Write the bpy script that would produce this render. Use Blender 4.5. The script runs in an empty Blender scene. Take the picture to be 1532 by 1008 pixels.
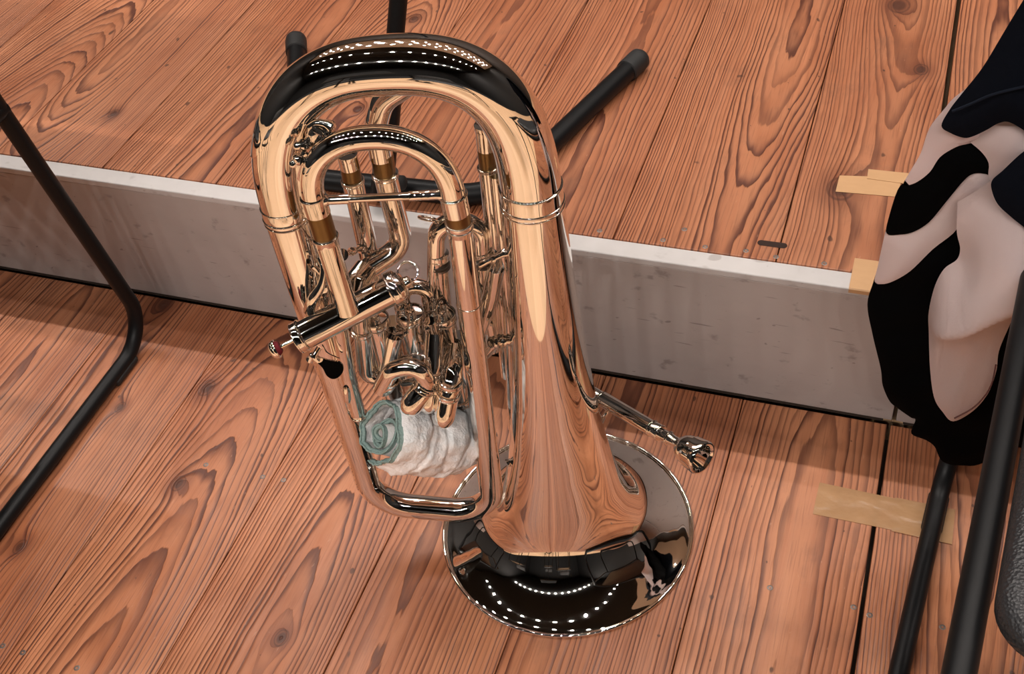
import bpy, bmesh, math, random
from mathutils import Vector, Matrix, noise as mnoise
from mathutils.geometry import delaunay_2d_cdt
random.seed(7)
PI = math.pi
S = bpy.context.scene
COL = S.collection

# ------------------------------------------------------------------ camera
CAM = Vector((0.31669845, -0.79878125, 1.17290745))
FPX = 1763.72
RIGHT = Vector((0.94358564, 0.31687732, -0.09609835))
DOWN = Vector((0.15874509, -0.68758227, -0.70854119))
FWD = Vector((-0.29059616, 0.65331416, -0.69909548))
cd = bpy.data.cameras.new('camera')
cam = bpy.data.objects.new('camera', cd)
COL.objects.link(cam)
M3 = Matrix((RIGHT, -DOWN, -FWD)).transposed()
cam.matrix_world = Matrix.Translation(CAM) @ M3.to_4x4()
cd.sensor_fit = 'HORIZONTAL'
cd.sensor_width = 36
cd.lens = FPX / 1532 * 36
cd.clip_start = 0.05
S.camera = cam

# ------------------------------------------------------------------ world, exposure
S.view_settings.view_transform = 'Standard'
S.view_settings.look = 'None'
S.view_settings.gamma = 1
S.view_settings.use_curve_mapping = False
S.view_settings.exposure = 0.0
S.cycles.use_denoising = True
S.cycles.caustics_reflective = False
S.cycles.caustics_refractive = False
S.cycles.max_bounces = 8
S.cycles.diffuse_bounces = 3
S.cycles.glossy_bounces = 7
S.cycles.sample_clamp_indirect = 6
W = bpy.data.worlds.new('world')
S.world = W
W.use_nodes = True
W.node_tree.nodes['Background'].inputs[0].default_value = (0.006, 0.0055, 0.0055, 1)
W.node_tree.nodes['Background'].inputs[1].default_value = 1.0
LAMP_ROWS = [(4.7, .5), (3.6, 1.6), (2.4, .3), (-1.6, .25), (-7.2, 4.2)]      # (distance up or down stage, relative power)
LAMP_POWER = 350.0
CEIL = 8.0


def ray(px, py):
    return RIGHT * (px - 766) + DOWN * (py - 504) + FWD * FPX


def on_z(px, py, z):
    r = ray(px, py)
    return CAM + r * ((z - CAM.z) / r.z)


def on_y(px, py, y):
    r = ray(px, py)
    return CAM + r * ((y - CAM.y) / r.y)


def on_x(px, py, x):
    r = ray(px, py)
    return CAM + r * ((x - CAM.x) / r.x)


# ------------------------------------------------------------------ materials
class X:
    """A node socket with arithmetic."""
    def __init__(s, nt, sock): s.nt, s.s = nt, sock
    def _m(s, op, *a):
        n = s.nt.nodes.new('ShaderNodeMath'); n.operation = op
        for i, v in enumerate((s,) + a):
            if isinstance(v, X): s.nt.links.new(v.s, n.inputs[i])
            else: n.inputs[i].default_value = v
        return X(s.nt, n.outputs[0])
    def __add__(s, o): return s._m('ADD', o)
    def __radd__(s, o): return s._m('ADD', o)
    def __sub__(s, o): return s._m('SUBTRACT', o)
    def __rsub__(s, o): return (s * -1) + o
    def __mul__(s, o): return s._m('MULTIPLY', o)
    def __rmul__(s, o): return s._m('MULTIPLY', o)
    def __truediv__(s, o): return s._m('DIVIDE', o)
    def floor(s): return s._m('FLOOR')
    def frac(s): return s._m('FRACT')
    def sqrt(s): return s._m('SQRT')
    def exp(s): return s._m('EXPONENT')
    def abs(s): return s._m('ABSOLUTE')
    def max(s, o): return s._m('MAXIMUM', o)
    def min(s, o): return s._m('MINIMUM', o)
    def pow(s, o): return s._m('POWER', o)
    def step(s, a, b):
        n = s.nt.nodes.new('ShaderNodeMapRange'); n.interpolation_type = 'SMOOTHSTEP'
        s.nt.links.new(s.s, n.inputs[0]); n.inputs[1].default_value = a; n.inputs[2].default_value = b
        return X(s.nt, n.outputs[0])


def mat(name, color=(.5, .5, .5), rough=.5, metal=0.0, **kw):
    m = bpy.data.materials.new(name); m.use_nodes = True
    b = m.node_tree.nodes['Principled BSDF']
    b.inputs['Base Color'].default_value = (*color, 1)
    b.inputs['Roughness'].default_value = rough
    b.inputs['Metallic'].default_value = metal
    for k, v in kw.items():
        b.inputs[k.replace('_', ' ')].default_value = v
    return m


def kit(m):
    nt = m.node_tree
    L = nt.links.new
    tc = nt.nodes.new('ShaderNodeTexCoord')
    sp = nt.nodes.new('ShaderNodeSeparateXYZ'); L(tc.outputs['Object'], sp.inputs[0])
    x, y, z = (X(nt, sp.outputs[i]) for i in range(3))

    def vec(a, b, c=0.0):
        n = nt.nodes.new('ShaderNodeCombineXYZ')
        for i, v in enumerate((a, b, c)):
            if isinstance(v, X): L(v.s, n.inputs[i])
            else: n.inputs[i].default_value = v
        return n.outputs[0]

    def noise(v, scale=1.0, detail=2.0, rough=.5):
        n = nt.nodes.new('ShaderNodeTexNoise'); L(v, n.inputs['Vector'])
        n.inputs['Scale'].default_value = scale; n.inputs['Detail'].default_value = detail
        n.inputs['Roughness'].default_value = rough
        return X(nt, n.outputs[0])

    def white(v):
        n = nt.nodes.new('ShaderNodeTexWhiteNoise'); n.noise_dimensions = '3D'; L(v, n.inputs['Vector'])
        return X(nt, n.outputs[0])

    def voro(v, scale=1.0):
        n = nt.nodes.new('ShaderNodeTexVoronoi'); L(v, n.inputs['Vector']); n.inputs['Scale'].default_value = scale
        return X(nt, n.outputs['Distance']), n.outputs['Color']

    def mix(f, a, b):
        n = nt.nodes.new('ShaderNodeMix'); n.data_type = 'RGBA'
        if isinstance(f, X): L(f.s, n.inputs[0])
        else: n.inputs[0].default_value = f
        for i, v in ((6, a), (7, b)):
            if isinstance(v, tuple): n.inputs[i].default_value = (*v, 1)
            else: L(v, n.inputs[i])
        return n.outputs[2]

    def bump(h, strength, dist):
        n = nt.nodes.new('ShaderNodeBump'); L(h.s, n.inputs['Height'])
        n.inputs['Strength'].default_value = strength; n.inputs['Distance'].default_value = dist
        L(n.outputs[0], nt.nodes['Principled BSDF'].inputs['Normal'])
    bs = nt.nodes['Principled BSDF']

    def out(name, v): L(v.s if isinstance(v, X) else v, bs.inputs[name])
    return x, y, z, vec, noise, white, voro, mix, bump, out


PITCH = 0.187
SEAM0 = -0.021


def wood(name, seed, early, late, knots=(), spacing=.0046):
    m = mat(name, rough=.4)
    x, y, z, vec, noise, white, voro, mix, bump, out = kit(m)
    nt = m.node_tree
    uvn = nt.nodes.new('ShaderNodeUVMap'); uvn.uv_map = 'board'
    sp = nt.nodes.new('ShaderNodeSeparateXYZ'); nt.links.new(uvn.outputs[0], sp.inputs[0])
    u = X(nt, sp.outputs[0]); i = X(nt, sp.outputs[1]).floor()
    r1 = white(vec(i, seed, 1)); r2 = white(vec(i, seed, 2)); r3 = white(vec(i, seed, 3)); r4 = white(vec(i, seed, 4))
    off = i * 7.31 + seed
    # the heart of the log wanders under the board: its circles cut the surface in flames and straight lines
    wander = (noise(vec(off, y * .8, 3.3), 1, 2) - .5) * .07
    wob = (noise(vec(u * 13 + off, y * 2.3, 1.7), 1, 4, .55) - .5) * .016
    dn = noise(vec(off, y * .62, 9.1), 1, 1.0) - .5
    depth = (dn * dn * .05 + .0003).sqrt() + dn * .075 + .026 + r1 * .034
    cu = (r1 - .5) * .13
    du = u - cu + wander
    R = (du * du * (r2 * .5 + .75) + depth * depth).sqrt() + wob
    kd = None
    for (kx, ky, kr) in knots:
        a = (x - kx) / kr; b = (y - ky) / (kr * 1.4)
        d = (a * a + b * b).sqrt()
        kd = d if kd is None else kd.min(d)
    R = R - (kd * -.7).exp() * .012
    fine = (noise(vec(x * 230, y * 7, seed), 1, 3) - .5)
    yrs = (noise(vec(R * 95 + off, 4.0, seed), 1, 2) - .5) * 2.2          # good and lean years
    t = R * (r3 * .5 + .8) / spacing + yrs + fine * .15 + r4 * 5
    rid = t.floor()
    wide = white(vec(rid, i, seed))
    f = t.frac()
    line = f.step(.45, .95) * (1 - f.step(.95, 1.0))
    wear = noise(vec(x * 14, y * 5, seed + 7), 1, 3, .6)                   # foot wear softens the grain in places
    line = line * (wide * .95 + .30).min(1.0) * (wear * 1.3 + .25).min(1.0)
    soft = f.step(0.0, .9) * .16
    g = (line + soft).min(1.0)
    base = mix(r4, tuple(c * q for c, q in zip(early, (.86, .84, .82))), tuple(min(1, c * q) for c, q in zip(early, (1.10, 1.13, 1.12))))
    blot = noise(vec(x * 7, y * 3.2, seed), 1, 4, .62)  # uneven board tone, with the wavy caustic light and dark painted in
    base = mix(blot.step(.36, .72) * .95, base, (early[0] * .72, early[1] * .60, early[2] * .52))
    streak = noise(vec(x * 80, y * 1.4, seed), 1, 3)
    base = mix(streak.step(.45, .72) * .42, base, (early[0] * .74, early[1] * .58, early[2] * .46))
    pale = noise(vec(x * 60 + 9, y * 1.7, seed + 3), 1, 2)
    base = mix(pale.step(.58, .78) * .40, base, tuple(min(1, c * 1.28) for c in early))
    c = mix(g * .92, base, late)
    halo = (1 - kd.step(.7, 3.0)) * .55
    c = mix(halo, c, (late[0] * 1.1, late[1] * .9, late[2] * .75))
    knot = 1 - kd.step(.45, .95)
    ring = (1 - ((kd - .95) * 6).abs().step(.2, 1.0)) * .6
    c = mix(ring, c, (.06, .02, .012))
    c = mix(knot * .8, c, (.055, .020, .013))
    for sc, th, k_ in ((46, .755, 2), (95, .77, 5)):
        ff = noise(vec(x * sc, y * sc * .6, seed + k_), 1, 1)
        c = mix(ff.step(th, th + .03) * .75, c, (.05, .022, .014))
    grime_caustic = noise(vec(x * 17, y * 11, seed + 4), 1, 5, .68)  # dirt, and painted patches standing in for light thrown by the silver
    c = mix(grime_caustic.step(.52, .78) * .42, c, (.17, .075, .045))
    scr = noise(vec(x * 24 + y * 60, y * 18 - x * 190, seed + 8), 1, 2)   # pale scratches across the boards
    c = mix(scr.step(.70, .76) * .22, c, (.62, .36, .24))
    pores = noise(vec(x * 520, y * 18, seed), 1, 2)
    c = mix(pores.step(.5, .72) * .26, c, late)
    out('Base Color', c)
    out('Roughness', noise(vec(x * 30, y * 5, 2.0), 1, 2) * .25 + .30)
    bump(g * -1 + pores * .3 + fine * .5, .5, .0013)
    m.node_tree.nodes['Principled BSDF'].inputs['Specular IOR Level'].default_value = .40
    return m


def painted(name, color, dark, seed=0.0, metal=False):
    m = mat(name, color, .55)
    x, y, z, vec, noise, white, voro, mix, bump, out = kit(m)
    n1 = noise(vec(x * 5 + seed, z * 9, y * 9), 1, 4, .65)
    n2 = noise(vec(x * 30 + seed, z * 40, y * 40), 1, 3, .6)
    c = mix(n1.step(.35, .75) * .55, color, tuple(v * .80 for v in color))
    c = mix(n2.step(.62, .75) * .45, c, dark)
    # scuffs: short thin strokes in mixed directions
    for k, (ax, az, th) in enumerate(((22, 150, .725), (60, 130, .73), (16, 230, .73))):
        q = noise(vec(x * ax + z * (40 if k == 1 else 9) + seed + 9 * k, z * az - x * (60 if k == 1 else -4), y * 50), 1, 1)
        c = mix(q.step(th, th + .05) * .55, c, dark)
    out('Base Color', c)
    out('Roughness', n2 * .3 + .4)
    bump(n2, .12, .001)
    return m


def silver_mat():
    return mat('polished_silver', (.93, .895, .85), .03, 1.0)


SILVER = silver_mat()
BRASS = mat('dull_brass', (.21, .135, .060), .30, 1.0)
BLACK = mat('black_enamel', (.006, .006, .0065), .42, 0.0, Specular_IOR_Level=.2)
RUBBER = mat('black_rubber', (.012, .012, .012), .62)
RED = mat('red_felt', (.16, .006, .012), .8)
DARKHOLE = mat('dark_bore', (.02, .016, .012), .5, .6)
SCREW = mat('worn_steel', (.22, .18, .16), .45, .8)
EARLY, LATE = (.515, .208, .103), (.080, .020, .011)
KN_LOW = [on_z(*p, 0) for p in ((267, 723), (180, 609), (309, 580), (245, 455), (30, 818), (421, 954))]
KN_UP = [on_z(*p, .2187) for p in ((1345, 8), (1258, 282), (537, 163), (620, 28), (1378, 104), (170, 170))]
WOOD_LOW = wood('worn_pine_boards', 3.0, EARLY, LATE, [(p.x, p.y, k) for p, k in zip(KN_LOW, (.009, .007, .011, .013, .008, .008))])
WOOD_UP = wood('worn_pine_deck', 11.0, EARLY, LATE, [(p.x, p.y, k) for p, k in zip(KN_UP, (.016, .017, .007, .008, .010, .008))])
GREY = painted('grey_paint', (.47, .41, .385), (.14, .11, .10))
LIP = painted('pale_strip_paint', (.60, .565, .55), (.33, .29, .27), 4.0)


# ------------------------------------------------------------------ mesh helpers
def link(name, bm, m, parent=None, smooth=True, angle=40):
    me = bpy.data.meshes.new(name)
    bmesh.ops.recalc_face_normals(bm, faces=bm.faces)
    bm.to_mesh(me); bm.free()
    for k in (m if isinstance(m, (list, tuple)) else [m]): me.materials.append(k)
    if smooth:
        for p in me.polygons: p.use_smooth = True
        me.set_sharp_from_angle(angle=math.radians(angle))
    o = bpy.data.objects.new(name, me); COL.objects.link(o)
    if parent: o.parent = parent
    return o


def thing(name, label, cat, loc=(0, 0, 0), rz=0.0, group=None):
    o = bpy.data.objects.new(name, None); COL.objects.link(o)
    o.location = loc; o.rotation_euler = (0, 0, rz); o.empty_display_size = .05
    o['label'] = label; o['category'] = cat
    if group: o['group'] = group
    return o


def tag(o, label, cat, group=None):
    o['label'] = label; o['category'] = cat
    if group: o['group'] = group
    return o


def struct(o, label=None):
    o['kind'] = 'structure'
    if label: o['label'] = label
    return o


def add_box(bm, lo, hi, bev=0.0, mi=0):
    vs = [bm.verts.new((x, y, z)) for z in (lo[2], hi[2]) for y in (lo[1], hi[1]) for x in (lo[0], hi[0])]
    fs = [bm.faces.new([vs[i] for i in q]) for q in ((0, 2, 3, 1), (4, 5, 7, 6), (0, 1, 5, 4), (2, 6, 7, 3), (0, 4, 6, 2), (1, 3, 7, 5))]
    for f in fs: f.material_index = mi
    if bev > 0:
        es = list({e for f in fs for e in f.edges})
        bmesh.ops.bevel(bm, geom=es, offset=bev, segments=3, profile=.5, affect='EDGES')


def fillet(pts, rads, step=.0025):
    """Polyline with rounded corners, sampled densely."""
    pts = [Vector(p) for p in pts]
    if not isinstance(rads, (list, tuple)): rads = [rads] * len(pts)
    out = [pts[0]]
    for i in range(1, len(pts) - 1):
        a, b, c = pts[i - 1], pts[i], pts[i + 1]
        d1 = (a - b).normalized(); d2 = (c - b).normalized()
        ang = d1.angle(d2)
        if ang > PI - .01:
            out.append(b); continue
        t = rads[i] / math.tan(ang / 2)
        t = min(t, .49 * (a - b).length if i > 1 else .98 * (a - b).length, .49 * (c - b).length if i < len(pts) - 2 else .98 * (c - b).length)
        r = t * math.tan(ang / 2)
        cen = b + (d1 + d2).normalized() * (r / math.sin(ang / 2))
        p1, p2 = b + d1 * t, b + d2 * t
        v1, v2 = p1 - cen, p2 - cen
        th = v1.angle(v2)
        n = max(6, int(th * r / step))
        for k in range(n + 1):
            s = k / n
            out.append(cen + (v1 * math.sin((1 - s) * th) + v2 * math.sin(s * th)) / math.sin(th))
    out.append(pts[-1])
    res = [out[0]]
    for p in out[1:]:
        d = (p - res[-1]).length
        if d < 1e-6: continue
        n = max(1, int(d / (step * 3)))
        q = res[-1].copy()
        for k in range(1, n + 1): res.append(q.lerp(p, k / n))
    return res


def arclen(pts):
    L = [0.0]
    for a, b in zip(pts, pts[1:]): L.append(L[-1] + (b - a).length)
    return L


def add_sweep(bm, pts, rad, seg=28, caps=True, mi=0, hole=0.0):
    """Round tube along pts. rad: number, [(fraction, radius)...] or one radius per point."""
    n = len(pts); L = arclen(pts); T = L[-1]
    if isinstance(rad, (int, float)): rr = [rad] * n
    elif isinstance(rad[0], (tuple, list)):
        rr = []
        for l in L:
            s = l / T
            for (s0, r0), (s1, r1) in zip(rad, rad[1:]):
                if s <= s1 + 1e-9:
                    k = (s - s0) / max(1e-9, s1 - s0); rr.append(r0 + (r1 - r0) * k); break
    else: rr = list(rad)
    tan = [(pts[min(i + 1, n - 1)] - pts[max(i - 1, 0)]).normalized() for i in range(n)]
    ref = Vector((0, 1, 0)) if abs(tan[0].y) < .9 else Vector((0, 0, 1))
    nor = (ref - tan[0] * ref.dot(tan[0])).normalized()
    rings = []
    for i in range(n):
        nor = (nor - tan[i] * nor.dot(tan[i])).normalized()
        bi = tan[i].cross(nor)
        rings.append([bm.verts.new(pts[i] + (nor * math.cos(2 * PI * k / seg) + bi * math.sin(2 * PI * k / seg)) * rr[i]) for k in range(seg)])
    for a, b in zip(rings, rings[1:]):
        for k in range(seg):
            bm.faces.new((a[k], a[(k + 1) % seg], b[(k + 1) % seg], b[k])).material_index = mi
    if caps:
        for r in (rings[0], rings[-1]): bm.faces.new(r).material_index = mi
    return rings


def tube(name, pts, rad, m, parent, seg=28, caps=True):
    bm = bmesh.new(); add_sweep(bm, pts, rad, seg, caps)
    return link(name, bm, m, parent)


def frame(d):
    d = d.normalized()
    ref = Vector((0, 1, 0)) if abs(d.y) < .9 else Vector((1, 0, 0))
    a = (ref - d * ref.dot(d)).normalized()
    return a, d.cross(a), d


def add_turn(bm, base, axis, prof, seg=36, mi=0, closed=False):
    """Lathe prof = [(distance along axis, radius)] about an axis."""
    a, b, d = frame(axis)
    rings = []
    for t, r in prof:
        c = base + d * t
        if r < 1e-6: rings.append([bm.verts.new(c)])
        else: rings.append([bm.verts.new(c + (a * math.cos(2 * PI * k / seg) + b * math.sin(2 * PI * k / seg)) * r) for k in range(seg)])
    pairs = list(zip(rings, rings[1:])) + ([(rings[-1], rings[0])] if closed else [])
    for p, q in pairs:
        for k in range(seg):
            k2 = (k + 1) % seg
            if len(p) == 1 and len(q) == 1: continue
            if len(p) == 1: f = (p[0], q[k2], q[k])
            elif len(q) == 1: f = (p[k], p[k2], q[0])
            else: f = (p[k], p[k2], q[k2], q[k])
            bm.faces.new(f).material_index = mi


def turn(name, base, axis, prof, m, parent, seg=36, closed=False, angle=40):
    bm = bmesh.new(); add_turn(bm, Vector(base), Vector(axis), prof, seg, 0, closed)
    return link(name, bm, m, parent, angle=angle)


def bead(t, r, h):
    """A rounded bead of the profile at distance t, on radius r, of half height h."""
    return [(t + h * math.cos(PI - PI * k / 8), r + h * math.sin(PI * k / 8)) for k in range(9)]


def add_torus(bm, c, axis, R, r, seg=40, ms=12, mi=0):
    prof = [(r * math.cos(2 * PI * k / ms), R + r * math.sin(2 * PI * k / ms)) for k in range(ms)]
    add_turn(bm, Vector(c), Vector(axis), prof, seg, mi, True)


def spline(pts, n):
    """Catmull-Rom through tuples."""
    P = [Vector(p) for p in pts]
    P = [P[0] * 2 - P[1]] + P + [P[-1] * 2 - P[-2]]
    out = []
    for i in range(1, len(P) - 2):
        for k in range(n):
            t = k / n
            a, b, c, d = P[i - 1:i + 3]
            out.append(.5 * ((2 * b) + (c - a) * t + (2 * a - 5 * b + 4 * c - d) * t * t + (3 * b - a - 3 * c + d) * t ** 3))
    out.append(P[-2])
    return out


# ------------------------------------------------------------------ the hall
H = .2187                       # height of the riser
EDGE = .258                     # face of the riser
GAP = .356                      # joint between two riser units


def boards(name, x0, x1, y0, y1, z, m, gaps=(), parent=None, thick=.03, seams=(), gap=.0007):
    """Boards side by side as one mesh; the UV map holds (offset across the board, board number)."""
    bm = bmesh.new()
    uv = bm.loops.layers.uv.new('board')
    k0 = math.floor((x0 - SEAM0) / PITCH); k1 = math.ceil((x1 - SEAM0) / PITCH)
    cuts = [SEAM0 + k * PITCH for k in range(k0, k1 + 1)]
    if seams:
        cuts = [c for c in cuts if c < min(seams) - .1 or c > max(seams) + .1] + list(seams)
        cuts.sort()
    cuts = [x0] + [c for c in cuts if x0 + .02 < c < x1 - .02] + [x1]
    for k, (c0, c1) in enumerate(zip(cuts, cuts[1:])):
        a = c0 + gap; b = c1 - gap
        if any(abs(c1 - g) < .01 for g in gaps): b -= .0035
        n0 = len(bm.faces)
        add_box(bm, (a, y0, z - thick), (b, y1, z), .0011)
        bm.faces.ensure_lookup_table()
        for f in bm.faces[n0:]:
            for l in f.loops: l[uv].uv = (l.vert.co.x - (c0 + c1) / 2, k + .5)
    return link(name, bm, m, parent, smooth=False)


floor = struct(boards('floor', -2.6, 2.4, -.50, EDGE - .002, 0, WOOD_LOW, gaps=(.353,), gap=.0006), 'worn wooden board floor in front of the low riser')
bm = bmesh.new(); add_box(bm, (-2.6, -.50, -.21), (2.4, EDGE, -.031)); under = link('floor_base', bm, mat('dark_timber', (.05, .03, .02), .8), floor, False)

units = []
for (x0, x1, nm) in ((-2.6, GAP - .0025, 'left'), (GAP + .0025, 2.4, 'right')):
    u = bpy.data.objects.new('stage_riser', None); COL.objects.link(u)
    u.location = (0, 0, 0)
    struct(u, 'low stage riser with wooden deck and grey front, %s unit' % nm)
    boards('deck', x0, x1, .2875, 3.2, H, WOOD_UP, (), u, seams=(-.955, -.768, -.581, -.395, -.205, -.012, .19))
    bm = bmesh.new(); add_box(bm, (x0, EDGE, H - .0105), (x1, .2868, H - .0005), .0018); link('edge_strip', bm, LIP, u, False)
    bm = bmesh.new(); add_box(bm, (x0, EDGE + .0012, .005), (x1, EDGE + .028, H - .0108), .0012); link('front_panel', bm, GREY, u, False)
    bm = bmesh.new(); add_box(bm, (x0 + .01, EDGE + .02, -.02), (x1 - .01, 3.19, H - .031)); link('riser_frame', bm, bpy.data.materials['dark_timber'], u, False)
    units.append(u)

# main stage below, light boards, and the dark hall beyond
MAPLE = mat('light_stage_boards', (.86, .52, .30), .42)
x, y, z, vec, noise, white, voro, mix, bump, out = kit(MAPLE)
i = (x / .09).floor()
g_ = (x / .09).frac()
c_ = mix(white(vec(i, 1, 2)), (.66, .40, .22), (.80, .50, .29))
c_ = mix(((g_ - .5).abs()).step(.485, .5) * .7, c_, (.25, .12, .06))
out('Base Color', c_)
bm = bmesh.new(); add_box(bm, (-8, -3.9, -.32), (8, 7.5, -.2187)); struct(link('stage_floor', bm, MAPLE, None, False), 'light wooden main stage floor below the risers')
HALLM = mat('dark_hall', (.010, .009, .009), .8)
bm = bmesh.new(); add_box(bm, (-9, -16, -1.3), (9, -3.9, -1.2)); struct(link('hall_floor', bm, HALLM, None, False), 'dark hall floor beyond the stage')
WALLM = mat('wall_panel', (.035, .024, .019), .6)
for nm, lo, hi, m in (('wall_back', (-9, 7.5, -1.3), (9, 7.7, CEIL), WALLM), ('wall_front', (-9, -16.2, -1.3), (9, -16, CEIL), HALLM),
                      ('wall_left', (-9.2, -16, -1.3), (-9, 7.5, CEIL), HALLM), ('wall_right', (9, -16, -1.3), (9.2, 7.5, CEIL), HALLM)):
    bm = bmesh.new(); add_box(bm, lo, hi); struct(link(nm, bm, m, None, False))
CEILM = mat('ceiling_paint', (.80, .76, .78), .7)
bm = bmesh.new(); add_box(bm, (-9, .9, CEIL), (9, 7.7, CEIL + .2)); add_box(bm, (-9, -16.2, CEIL + .001), (9, .9, CEIL + .2), mi=1)
struct(link('ceiling', bm, [CEILM, HALLM], None, False))

# ceiling lamps in rows
def lamp_mat(k):
    m = bpy.data.materials.new('lamp_glow_%d' % k); m.use_nodes = True
    nt = m.node_tree; nt.nodes.remove(nt.nodes['Principled BSDF'])
    e = nt.nodes.new('ShaderNodeEmission'); e.inputs[0].default_value = (1, .93, .87, 1); e.inputs[1].default_value = LAMP_POWER * k
    nt.links.new(e.outputs[0], nt.nodes['Material Output'].inputs[0])
    return m


HOUS = mat('lamp_housing', (.03, .03, .03), .4)
for ry, rp in LAMP_ROWS:
    proto = None
    for k in (range(-8, 9) if ry > -5 else range(-7, 8)):
        x_ = k * (.95 if ry > -5 else 1.0) + (.3 if ry in (4.7, -1.6) else 0)
        if proto is None:
            proto = thing('ceiling_light', 'round recessed spotlight in the rows above the stage', 'light', (x_, ry, CEIL), 0, 'spotlights in rows on the ceiling')
            bm = bmesh.new(); add_turn(bm, Vector((0, 0, 0)), Vector((0, 0, -1)), [(0, .12), (.05, .12), (.055, .115), (.05, .10), (.012, .085)], 24)
            a_ = link('housing', bm, HOUS, proto)
            bm = bmesh.new(); add_turn(bm, Vector((0, 0, -.014)), Vector((0, 0, -1)), [(0, .084), (.010, .084), (.022, .070), (.029, .04), (.031, 0)], 20)
            b_ = link('lens', bm, lamp_mat(rp), proto)
        else:
            r_ = proto.copy(); COL.objects.link(r_); r_.location = (x_, ry, CEIL)
            for ch in (a_, b_):
                c = ch.copy(); COL.objects.link(c); c.parent = r_

# screws in the boards
SC_LOW = ((424, 718), (393, 713), (4, 966), (34, 976), (115, 999), (308, 695), (1152, 879), (1277, 908), (1301, 920), (1410, 938))
SC_UP = ((1024, 343), (992, 359), (1055, 369), (1116, 375), (1161, 384), (1233, 394), (897, 345))
first = None
def screw_bm():
    bm = bmesh.new()
    add_turn(bm, Vector((0, 0, 0)), Vector((0, 0, 1)), [(-.002, .0036), (.0001, .0036), (.0004, .0030), (.0001, .0012), (-.0006, .0009), (-.0006, 0)], 18)
    return bm
for pts, zz, par in ((SC_LOW, 0, floor), (SC_UP, H, units[0])):
    for p in pts:
        q = on_z(*p, zz)
        if first is None:
            first = link('screw', screw_bm(), SCREW, par); o = first
        else:
            o = first.copy(); COL.objects.link(o); o.parent = par
        o.location = q
# hand slot near the deck edge: a flat dark patch paints its inner shade
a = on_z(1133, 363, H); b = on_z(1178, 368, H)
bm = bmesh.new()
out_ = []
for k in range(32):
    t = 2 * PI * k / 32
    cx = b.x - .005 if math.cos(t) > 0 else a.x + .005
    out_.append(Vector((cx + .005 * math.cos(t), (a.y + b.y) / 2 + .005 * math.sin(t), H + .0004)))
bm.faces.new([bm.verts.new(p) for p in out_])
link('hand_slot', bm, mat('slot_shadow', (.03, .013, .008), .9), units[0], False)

# ------------------------------------------------------------------ tape
def tape(name, pts, m, label, z):
    bm = bmesh.new()
    vs = [bm.verts.new((p.x, p.y, z)) for p in pts]
    f = bm.faces.new(vs)
    r = bmesh.ops.extrude_face_region(bm, geom=[f])
    for v in r['geom']:
        if isinstance(v, bmesh.types.BMVert): v.co.z += .0004
    return tag(link(name, bm, m, None, False), label, 'tape')


KRAFT = mat('kraft_tape', (.80, .47, .22), .5)
x, y, z, vec, noise, white, voro, mix, bump, out = kit(KRAFT)
n_ = noise(vec(x * 60, y * 160, 0.0), 1, 3); out('Base Color', mix(n_ * .5, (.62, .36, .175), (.52, .29, .135)))
CLEAR = mat('clear_packing_tape', (.62, .36, .18), .18)
x, y, z, vec, noise, white, voro, mix, bump, out = kit(CLEAR)
n_ = noise(vec(x * 35, y * 50, 0.0), 1, 3)
bump(n_, .35, .004)
out('Alpha', n_ * .3 + .42)
U = lambda px, py: on_z(px, py, H)
tape('adhesive_tape', [U(1256, 263), U(1250, 287), U(1342, 295), U(1350, 266)], KRAFT, 'straight strip of tan paper tape on the deck, its left end over a knot', H + .0003)
tape('adhesive_tape', [U(1299, 254), U(1297, 268), U(1392, 281), U(1396, 264)], KRAFT, 'tan paper tape overlapping the upper edge of the strip over the knot', H + .0009)
# the bent piece over the riser edge
bm = bmesh.new()
xa, xb = U(1278, 390).x, .312
prof = [(.312, H + .0006), (.27, H + .0006), (.2585, H + .0006), (.2572, H - .0008), (.2572, H - .006)]
prof2 = [(y_, z_ + (.0005 if k < 3 else .0)) for k, (y_, z_) in enumerate(prof)]
pin_ = [(.312, H - .0002), (.27, H - .0002), (.2588, H - .0002), (.2579, H - .0012), (.2579, H - .006)]
loop = prof + pin_[::-1]
rows = [[bm.verts.new((x_, y_, z_)) for y_, z_ in loop] for x_ in (xa, xb)]
nl = len(loop)
for k in range(nl): bm.faces.new((rows[0][k], rows[0][(k + 1) % nl], rows[1][(k + 1) % nl], rows[1][k]))
for r in rows: bm.faces.new(r)
tag(link('adhesive_tape', bm, KRAFT, None, False), 'short tan tape folded over the pale edge strip of the riser', 'tape')
F = lambda px, py: on_z(px, py, 0)
tape('adhesive_tape', [F(1226, 722), F(1216, 769), F(1380, 802), F(1392, 757)], CLEAR, 'long shiny strip of clear brown tape on the lower floor across the board joint', .0003)
tape('adhesive_tape', [F(1340, 745), F(1334, 795), F(1424, 815), F(1429, 763)], CLEAR, 'short brown tape on the lower floor, right of the black chair runner', .0009)

# ------------------------------------------------------------------ euphonium
A0 = math.radians(16.7186)
UX = Vector((math.cos(A0), math.sin(A0), 0)); NX = Vector((math.sin(A0), -math.cos(A0), 0))
eu = thing('euphonium', 'polished silver euphonium standing upside down on its bell on the wooden floor', 'euphonium', (0, 0, 0), A0)


def at(px, py, w=0.0):
    """Pixel -> euphonium-local point on the upright plane w metres in front of the bell axis."""
    r = ray(px, py); t = (w - CAM.dot(NX)) / r.dot(NX)
    p = CAM + r * t
    return Vector((p.dot(UX), -w, p.z))


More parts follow.
